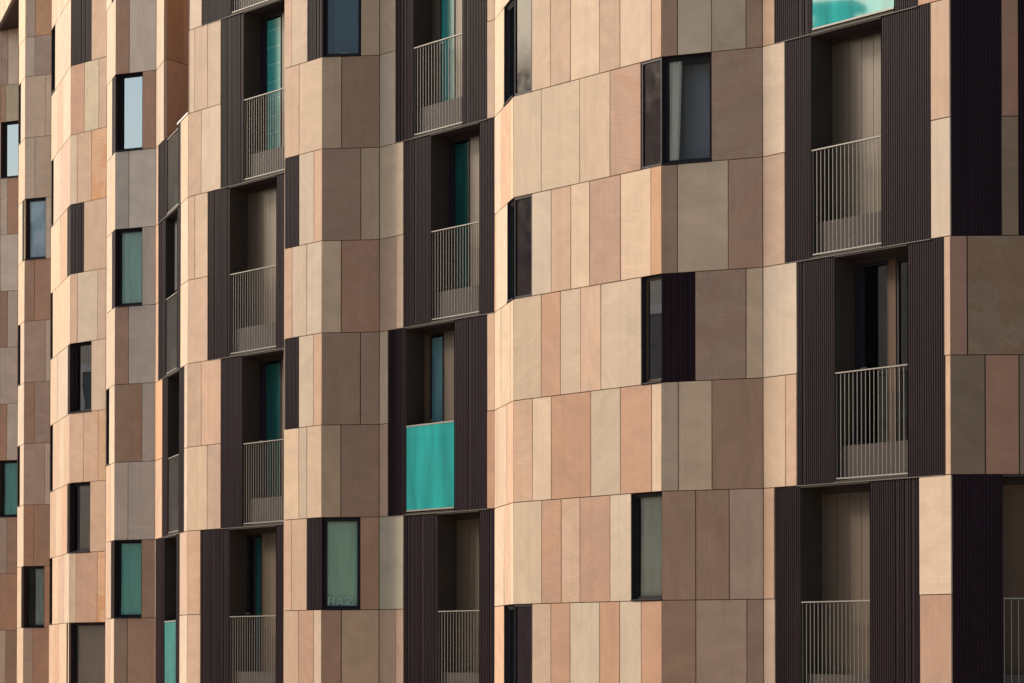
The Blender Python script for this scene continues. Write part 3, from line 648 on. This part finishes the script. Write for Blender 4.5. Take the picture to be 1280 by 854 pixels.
def make_balcony(fn, k, uu, rail, back):
    f = F[fn]; d0, o0, o1, d1 = (snap(f, x) for x in uu)
    z0, z1 = zk(k), zk(k + 2); zf = z0 + .03
    mb = MB([M['jamb'], M['soffit'], M['reveal']])
    P = f.P
    mb.quad([P(o0, .005, z0), P(o0, DEP + .06, z0), P(o0, DEP + .06, z1), P(o0, .005, z1)])
    mb.quad([P(o1, .005, z0), P(o1, DEP + .06, z0), P(o1, DEP + .06, z1), P(o1, .005, z1)], 2)
    mb.quad([P(o0, .0, z1 - .03), P(o1, .0, z1 - .03), P(o1, DEP + .06, z1 - .03), P(o0, DEP + .06, z1 - .03)], 1)
    mb.quad([P(o0, .005, zf), P(o1, .005, zf), P(o1, DEP + .06, zf), P(o0, DEP + .06, zf)])
    f.box(mb, o0 + .002, o1 - .002, .003, .03, z0 + .002, zf - .001)
    f.box(mb, o0 + .002, o1 - .002, .003, .03, z1 - .029, z1 - .002)
    # head and foot of the rear wall, and the parts of it no panel or door covers
    lo = min(b[0] for b in back); hi = max(b[1] for b in back)
    f.box(mb, o0 + .001, o1 - .001, DEP - .02, DEP + .05, z1 - .11, z1 - .031)
    if lo > o0 + .01: f.box(mb, o0 + .001, lo, DEP - .01, DEP + .05, zf, z1 - .11)
    if hi < o1 - .01: f.box(mb, hi, o1 - .001, DEP - .01, DEP + .05, zf, z1 - .11)
    bal = mb.build('balcony', building)
    mb = MB([M['rib']]); ribs(mb, f, d0, o0, z0, z1); mb.build('metal_panel', bal)
    if d1 - o1 > .08:
        mb = MB([M['rib']]); ribs(mb, f, o1, d1, z0, z1); mb.build('metal_panel', bal)
    else:
        mb = MB([M['rib']]); f.box(mb, o1, d1, .004, .06, z0 + .003, z1 - .003); mb.build('metal_panel', bal)
    pan = MB([M['bronze'], M['joint']])
    fr = MB([M['frame'], M['brown']])
    za, zb = zf + .002, z1 - .112
    hasroom = False
    for a, b, c in back:
        a, b = max(a, o0 + .002), min(b, o1 - .002)
        if b - a < .01: continue
        if c == 'panel':
            f.box(pan, a + .004, b - .004, DEP, DEP + .03, za, zb)
            f.box(pan, a, b, DEP + .031, DEP + .05, za, zb, 1)
        elif c == 'frame': f.box(fr, a + .001, b - .001, DEP - .02, DEP + .05, za, zb, 1 if fn == 'e6e7' and a > 2 else 0)
        elif c == 'bronze': f.box(fr, a + .001, b - .001, DEP - .04, DEP + .05, za, zb, 1)
        else:
            hasroom = True
            mt = dict(glass='glass_dark', teal='teal_door', darkteal='teal_dark', tealblind='teal_blind', paleteal='teal_pale')[c]
            g = MB([M[mt]])
            if c == 'glass': g.quad([P(a + .03, DEP + .01, za + .08), P(b - .03, DEP + .01, za + .08), P(b - .03, DEP + .01, zb - .06), P(a + .03, DEP + .01, zb - .06)])
            else: f.box(g, a + .03, b - .03, DEP, DEP + .012, za + .08, zb - .06)
            g.build('pane', bal)
            frame_bars(fr, f, a + .001, b - .001, DEP - .01, DEP + .04, za, zb, .045 if c == 'glass' else .025)
    if pan.f: pan.build('back_panel', bal)
    if fr.f: fr.build('door_frame', bal)
    gl = [b for b in back if b[2] in ('glass', 'teal', 'darkteal', 'tealblind', 'paleteal')]
    if gl:                                                      # lever handle on the opening leaf
        u = min(max(gl[0][0], o0 + .01) + .03, o1 - .05); zh = z0 + 1.5
        mb = MB([M['steel']]); f.box(mb, u, u + .022, DEP - .05, DEP - .012, zh, zh + .02); f.box(mb, u + .023, u + .12, DEP - .05, DEP - .034, zh, zh + .02)
        mb.build('handle', bal)
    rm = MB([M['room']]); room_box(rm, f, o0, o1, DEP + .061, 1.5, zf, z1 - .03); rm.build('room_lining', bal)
    if rail == 'bars':
        mb = MB([M['steel']]); railing(mb, f, o0 + .01, o1 - .01, z0)
        mb.build('railing', bal)
        mb = MB([M['upstand']]); f.box(mb, o0 + .004, o1 - .004, .10, .13, zf + .002, z0 + .49); mb.build('upstand', bal)
    else:
        mb = MB([M['teal']]); f.box(mb, o0 + .012, o1 - .012, .012, .030, z0 + .075, z0 + 1.40)
        o = mb.build('glass_balustrade', bal); o['label'] = 'solid teal glass balustrade'
        mb = MB([M['steel']]); f.box(mb, o0 + .01, o1 - .01, .006, .040, z0 + 1.40, z0 + 1.425); mb.build('handrail', bal)
        mb = MB([M['steel']]); f.box(mb, o0 + .01, o1 - .01, .006, .040, z0 + .05, z0 + .074); mb.build('bottom_rail', bal)
    mb = MB([M['trim']]); f.box(mb, d0 + .003, d1 - .003, -.006, .02, z0 - .006, z0 + .004); mb.build('ledge', bal)
for b in BALCONIES: make_balcony(*b)
# the roof terrace on the low link
f = F['d2d3']; uu = TERRACE[2]; z0, z1 = zk(5), zk(6)
mb = MB([M['reveal']]); f.box(mb, uu[1], uu[2], .12, .15, z0 + .002, z0 + .5); f.box(mb, uu[1], uu[2], .003, .03, z0 + .002, z0 + .03)
bal = mb.build('balcony', building)
for a, b in ((uu[0], uu[1]), (uu[2], uu[3])):
    mb = MB([M['rib']]); ribs(mb, f, a, b, z0, z1); mb.build('metal_panel', bal)
mb = MB([M['steel']]); railing(mb, f, uu[1] + .01, uu[2] - .01, z0); mb.build('railing', bal)
mb = MB([M['trim']]); f.box(mb, uu[0] + .003, uu[3] - .003, -.012, .02, z0 - .009, z0 + .004); mb.build('ledge', bal)
mb = MB([M['roof']])
mb.quad([f.P(0, .1, zk(5)), f.P(f.L, .1, zk(5)), in3 + Vector((0, 0, zk(5))), nb + Vector((0, 0, zk(5)))]); mb.build('terrace_floor', building)
mb = MB([M['joint']])
mb.quad([f.P(uu[0], .16, z0 - 1.4), f.P(uu[3], .16, z0 - 1.4), f.P(uu[3], .16, z0), f.P(uu[0], .16, z0)]); mb.build('terrace_edge', building)
mb = MB([M['coping']])
f.box(mb, uu[2] - .02, f.L - .01, -.012, .20, z1 + .004, z1 + .035)
mb.build('coping', building)

# overhanging storey: soffit and bright edge
f = F['over']
mb = MB([M['soffit'], M['joint']]); zs = zk(10.65)
for i in range(18):
    a, b = i * f.L / 18, (i + 1) * f.L / 18
    mb.quad([f.P(a + .004, .02, zs - .02), f.P(b - .004, .02, zs - .02), f.P(b - .004, 4., zs - .02), f.P(a + .004, 4., zs - .02)])
mb.quad([f.P(0, .02, zs - .008), f.P(f.L, .02, zs - .008), f.P(f.L, 4., zs - .008), f.P(0, 4., zs - .008)], 1)
mb.build('soffit', building)
mb = MB([M['trim']]); f.box(mb, 0, f.L - .02, -.03, .05, zs - .03, zs - .004); mb.build('edge_trim', building)

# roof and the rear of the block (closed volume)
mb = MB([M['roof']])
rear = [Vector((9, 48, 0)), Vector((7, 70, 0)), Vector((-2, 92, 0)), Vector((-9, 97, 0))]
front = [V2[c] for c in chain if c not in ('aM', 'aL', 'a0', 'a1', 'a1x', 'd3')]
i2 = [c for c in chain if c not in ('aM', 'aL', 'a0', 'a1', 'a1x', 'd3')].index('d2') + 1
front[i2:i2] = [NP, nb, in3, V2['d3']]
mb.quad([p + Vector((0, 0, zk(TOPK) - .05)) for p in front + rear])
mb.build('roof', building)
mb = MB([M['plaster']])
ch = [V2['e8']] + rear + [V2['aM']]
for a, b in zip(ch, ch[1:]): mb.quad([a, b, b + Vector((0, 0, zk(TOPK))), a + Vector((0, 0, zk(TOPK)))])
mb.build('rear_wall', building)

# ------------------------------------------------------------------ the street
def flat(name, pts, z, mat):
    mb = MB([mat]); mb.quad([(x, y, z) for x, y in pts]); o = mb.build(name, None, world=True); o['kind'] = 'structure'; return o
flat('ground', [(-150, -150), (150, -150), (150, 260), (-150, 260)], -.13, M['paving'])
flat('road', [(-24, -120), (-9, -120), (-24, 190), (-39, 190)], -.126, M['asphalt'])
mb = MB([M['paving'], M['kerb']])
pv = [(-8.8, -120), (16, -120), (16, 40), (8, 46), (-6, 110), (-24, 190), (-23.8, 190)]
mb.quad([(x, y, 0.) for x, y in [(-8.7, -120), (16, -120), (14, 190), (-23.7, 190)]], 0)
a, b = Vector((-9, -120, 0)), Vector((-24, 190, 0)); dr = (b - a).normalized(); sd = Vector((dr.y, -dr.x, 0))
mb.hexa([a, a + sd * .3, a + sd * .3 - Vector((0, 0, .13)), a - Vector((0, 0, .13)), b, b + sd * .3, b + sd * .3 - Vector((0, 0, .13)), b - Vector((0, 0, .13))], 1)
o = mb.build('pavement', None, world=True); o['kind'] = 'structure'

# the old houses on the other side of the street, mirrored in the panes
def townhouse(cx, y0, y1, h, label, roofh=2.4, chim=(.3, .7)):
    e = tag(empty('townhouse', (cx, (y0 + y1) / 2, 0)), label, 'house', 'old houses across the street')
    L = y1 - y0; hy = L / 2
    mb = MB([M['plaster']]); mb.hexa([(0, -hy, 0), (0, hy, 0), (0, hy, h), (0, -hy, h), (-11, -hy, 0), (-11, hy, 0), (-11, hy, h), (-11, -hy, h)])
    mb.build('wall', e, world=True)
    mb = MB([M['tile']])
    mb.quad([(.5, -hy, h + .3), (.5, hy, h + .3), (-5.5, hy, h + roofh), (-5.5, -hy, h + roofh)])
    mb.quad([(-11.5, -hy, h + .3), (-5.5, -hy, h + roofh), (-5.5, hy, h + roofh), (-11.5, hy, h + .3)])
    for s in (-hy, hy): mb.quad([(.5, s, h + .3), (-5.5, s, h + roofh), (-11.5, s, h + .3)])
    rf = mb.build('roof', e, world=True)
    for c in chim:
        y = -hy + L * c
        mb = MB([M['cornice']]); 
        mb.hexa([(-2.2, y - .5, h + .9), (-2.2, y + .5, h + .9), (-3.0, y + .5, h + .9), (-3.0, y - .5, h + .9), (-2.2, y - .5, h + 2.3), (-2.2, y + .5, h + 2.3), (-3.0, y + .5, h + 2.3), (-3.0, y - .5, h + 2.3)])
        mb.hexa([(-2.0, y - .75, h + 2.3), (-2.0, y + .75, h + 2.3), (-3.2, y + .75, h + 2.3), (-3.2, y - .75, h + 2.3), (-2.0, y - .75, h + 2.5), (-2.0, y + .75, h + 2.5), (-3.2, y + .75, h + 2.5), (-3.2, y - .75, h + 2.5)])
        mb.build('chimney', rf, world=True)
    mb = MB([M['cornice']])
    for z, d, t in ((h - .1, .55, .38), (h - .75, .2, .2), (4.2, .25, .3), (8.1, .12, .2)):
        mb.hexa([(.003, -hy, z), (d, -hy, z), (d, -hy, z + t), (.003, -hy, z + t), (.003, hy, z), (d, hy, z), (d, hy, z + t), (.003, hy, z + t)])
    mb.build('cornice', e, world=True)
    n = int(L / 3.2)
    for i in range(n):
        y = -hy + (i + .5) * L / n
        for z in (.9, 5.0, 8.9, 12.3):
            if z + 2.2 > h - .5: continue
            mb = MB([M['cornice'], M['house_pane']])
            for ya, yb, za, zb in ((y - .75, y - .55, z, z + 2.1), (y + .55, y + .75, z, z + 2.1), (y - .85, y + .85, z + 2.1, z + 2.35), (y - .85, y + .85, z - .15, z)):
                mb.hexa([(.004, ya, za), (.12, ya, za), (.12, ya, zb), (.004, ya, zb), (.004, yb, za), (.12, yb, za), (.12, yb, zb), (.004, yb, zb)])
            mb.hexa([(.004, y - .55, z), (.03, y - .55, z), (.03, y - .55, z + 2.1), (.004, y - .55, z + 2.1), (.004, y + .55, z), (.03, y + .55, z), (.03, y + .55, z + 2.1), (.004, y + .55, z + 2.1)], 1)
            mb.build('window', e, world=True)
townhouse(-31, -30, -6, 13.5, 'low plastered house with one chimney across the street', 2.2, (.6,))
townhouse(-33, -5.5, 25, 19.0, 'long plastered house with tiled roof facing the near bays', 2.2, (.2, .8))
townhouse(-35, 25.5, 42, 19.2, 'tall narrow plastered house between two lower roofs', 2.2, (.3,))
townhouse(-37, 42.5, 53.5, 14.9, 'small plastered house with deep cornice across from the middle bays', 2.2, (.65,))
townhouse(-39, 54, 70, 17.3, 'tall plastered house with a chimney on its ridge across from the folded front', 2.6, (.53,))
townhouse(-40, 70.5, 84, 14.0, 'low plastered house between two taller ones near the far end', 2.2, (.2,))
townhouse(-44, 84.5, 130, 15.0, 'longest plastered house at the far end of the street', 2.4, (.4, .8))

# ------------------------------------------------------------------ light
SUN_AZ, SUN_EL = PHI, ELEV              # azimuth from -X towards +Y
sx, sy = -math.cos(R(SUN_AZ)), math.sin(R(SUN_AZ))
w = bpy.data.worlds.new('World'); scene.world = w; w.use_nodes = True
nt = w.node_tree; nt.nodes.clear()
sky = nt.nodes.new('ShaderNodeTexSky'); sky.sky_type = 'NISHITA'; sky.sun_disc = False
sky.sun_elevation = R(SUN_EL); sky.sun_rotation = math.atan2(sx, sy) % math.tau
sky.air_density = 1.2; sky.dust_density = 2.5; sky.ozone_density = 1.0
bg = nt.nodes.new('ShaderNodeBackground'); bg.inputs['Strength'].default_value = SKY
wo = nt.nodes.new('ShaderNodeOutputWorld')
nt.links.new(sky.outputs[0], bg.inputs[0]); nt.links.new(bg.outputs[0], wo.inputs[0])
sl = bpy.data.lights.new('sun', 'SUN'); sl.energy = SUN; sl.angle = R(SUN_ANGLE); sl.color = (1., .885, .755)
so = bpy.data.objects.new('sun', sl); COL.objects.link(so)
dirv = Vector((sx * math.cos(R(SUN_EL)), sy * math.cos(R(SUN_EL)), math.sin(R(SUN_EL))))
so.rotation_euler = dirv.to_track_quat('Z', 'Y').to_euler(); so.location = (-30, 60, 60)

# ------------------------------------------------------------------ camera
cd = bpy.data.cameras.new('camera'); cam = bpy.data.objects.new('camera', cd); COL.objects.link(cam)
cam.location = (0, 0, EYE); pitch = math.atan(.0249)
cam.rotation_euler = (math.pi / 2 + pitch, 0, 0)
cd.sensor_fit = 'HORIZONTAL'; cd.sensor_width = 36; cd.lens = 36 * 4250 / 1280
cd.shift_y = (829 - 4250 * .0249 - 427) / 1280; cd.clip_start = .5; cd.clip_end = 3000
scene.camera = cam
scene.view_settings.view_transform = 'Standard'; scene.view_settings.look = 'None'; scene.view_settings.gamma = 1
scene.view_settings.exposure = EXPO; scene.view_settings.use_curve_mapping = False
scene.cycles.max_bounces = 8; scene.cycles.transparent_max_bounces = 12
scene.cycles.sample_clamp_indirect = 4.
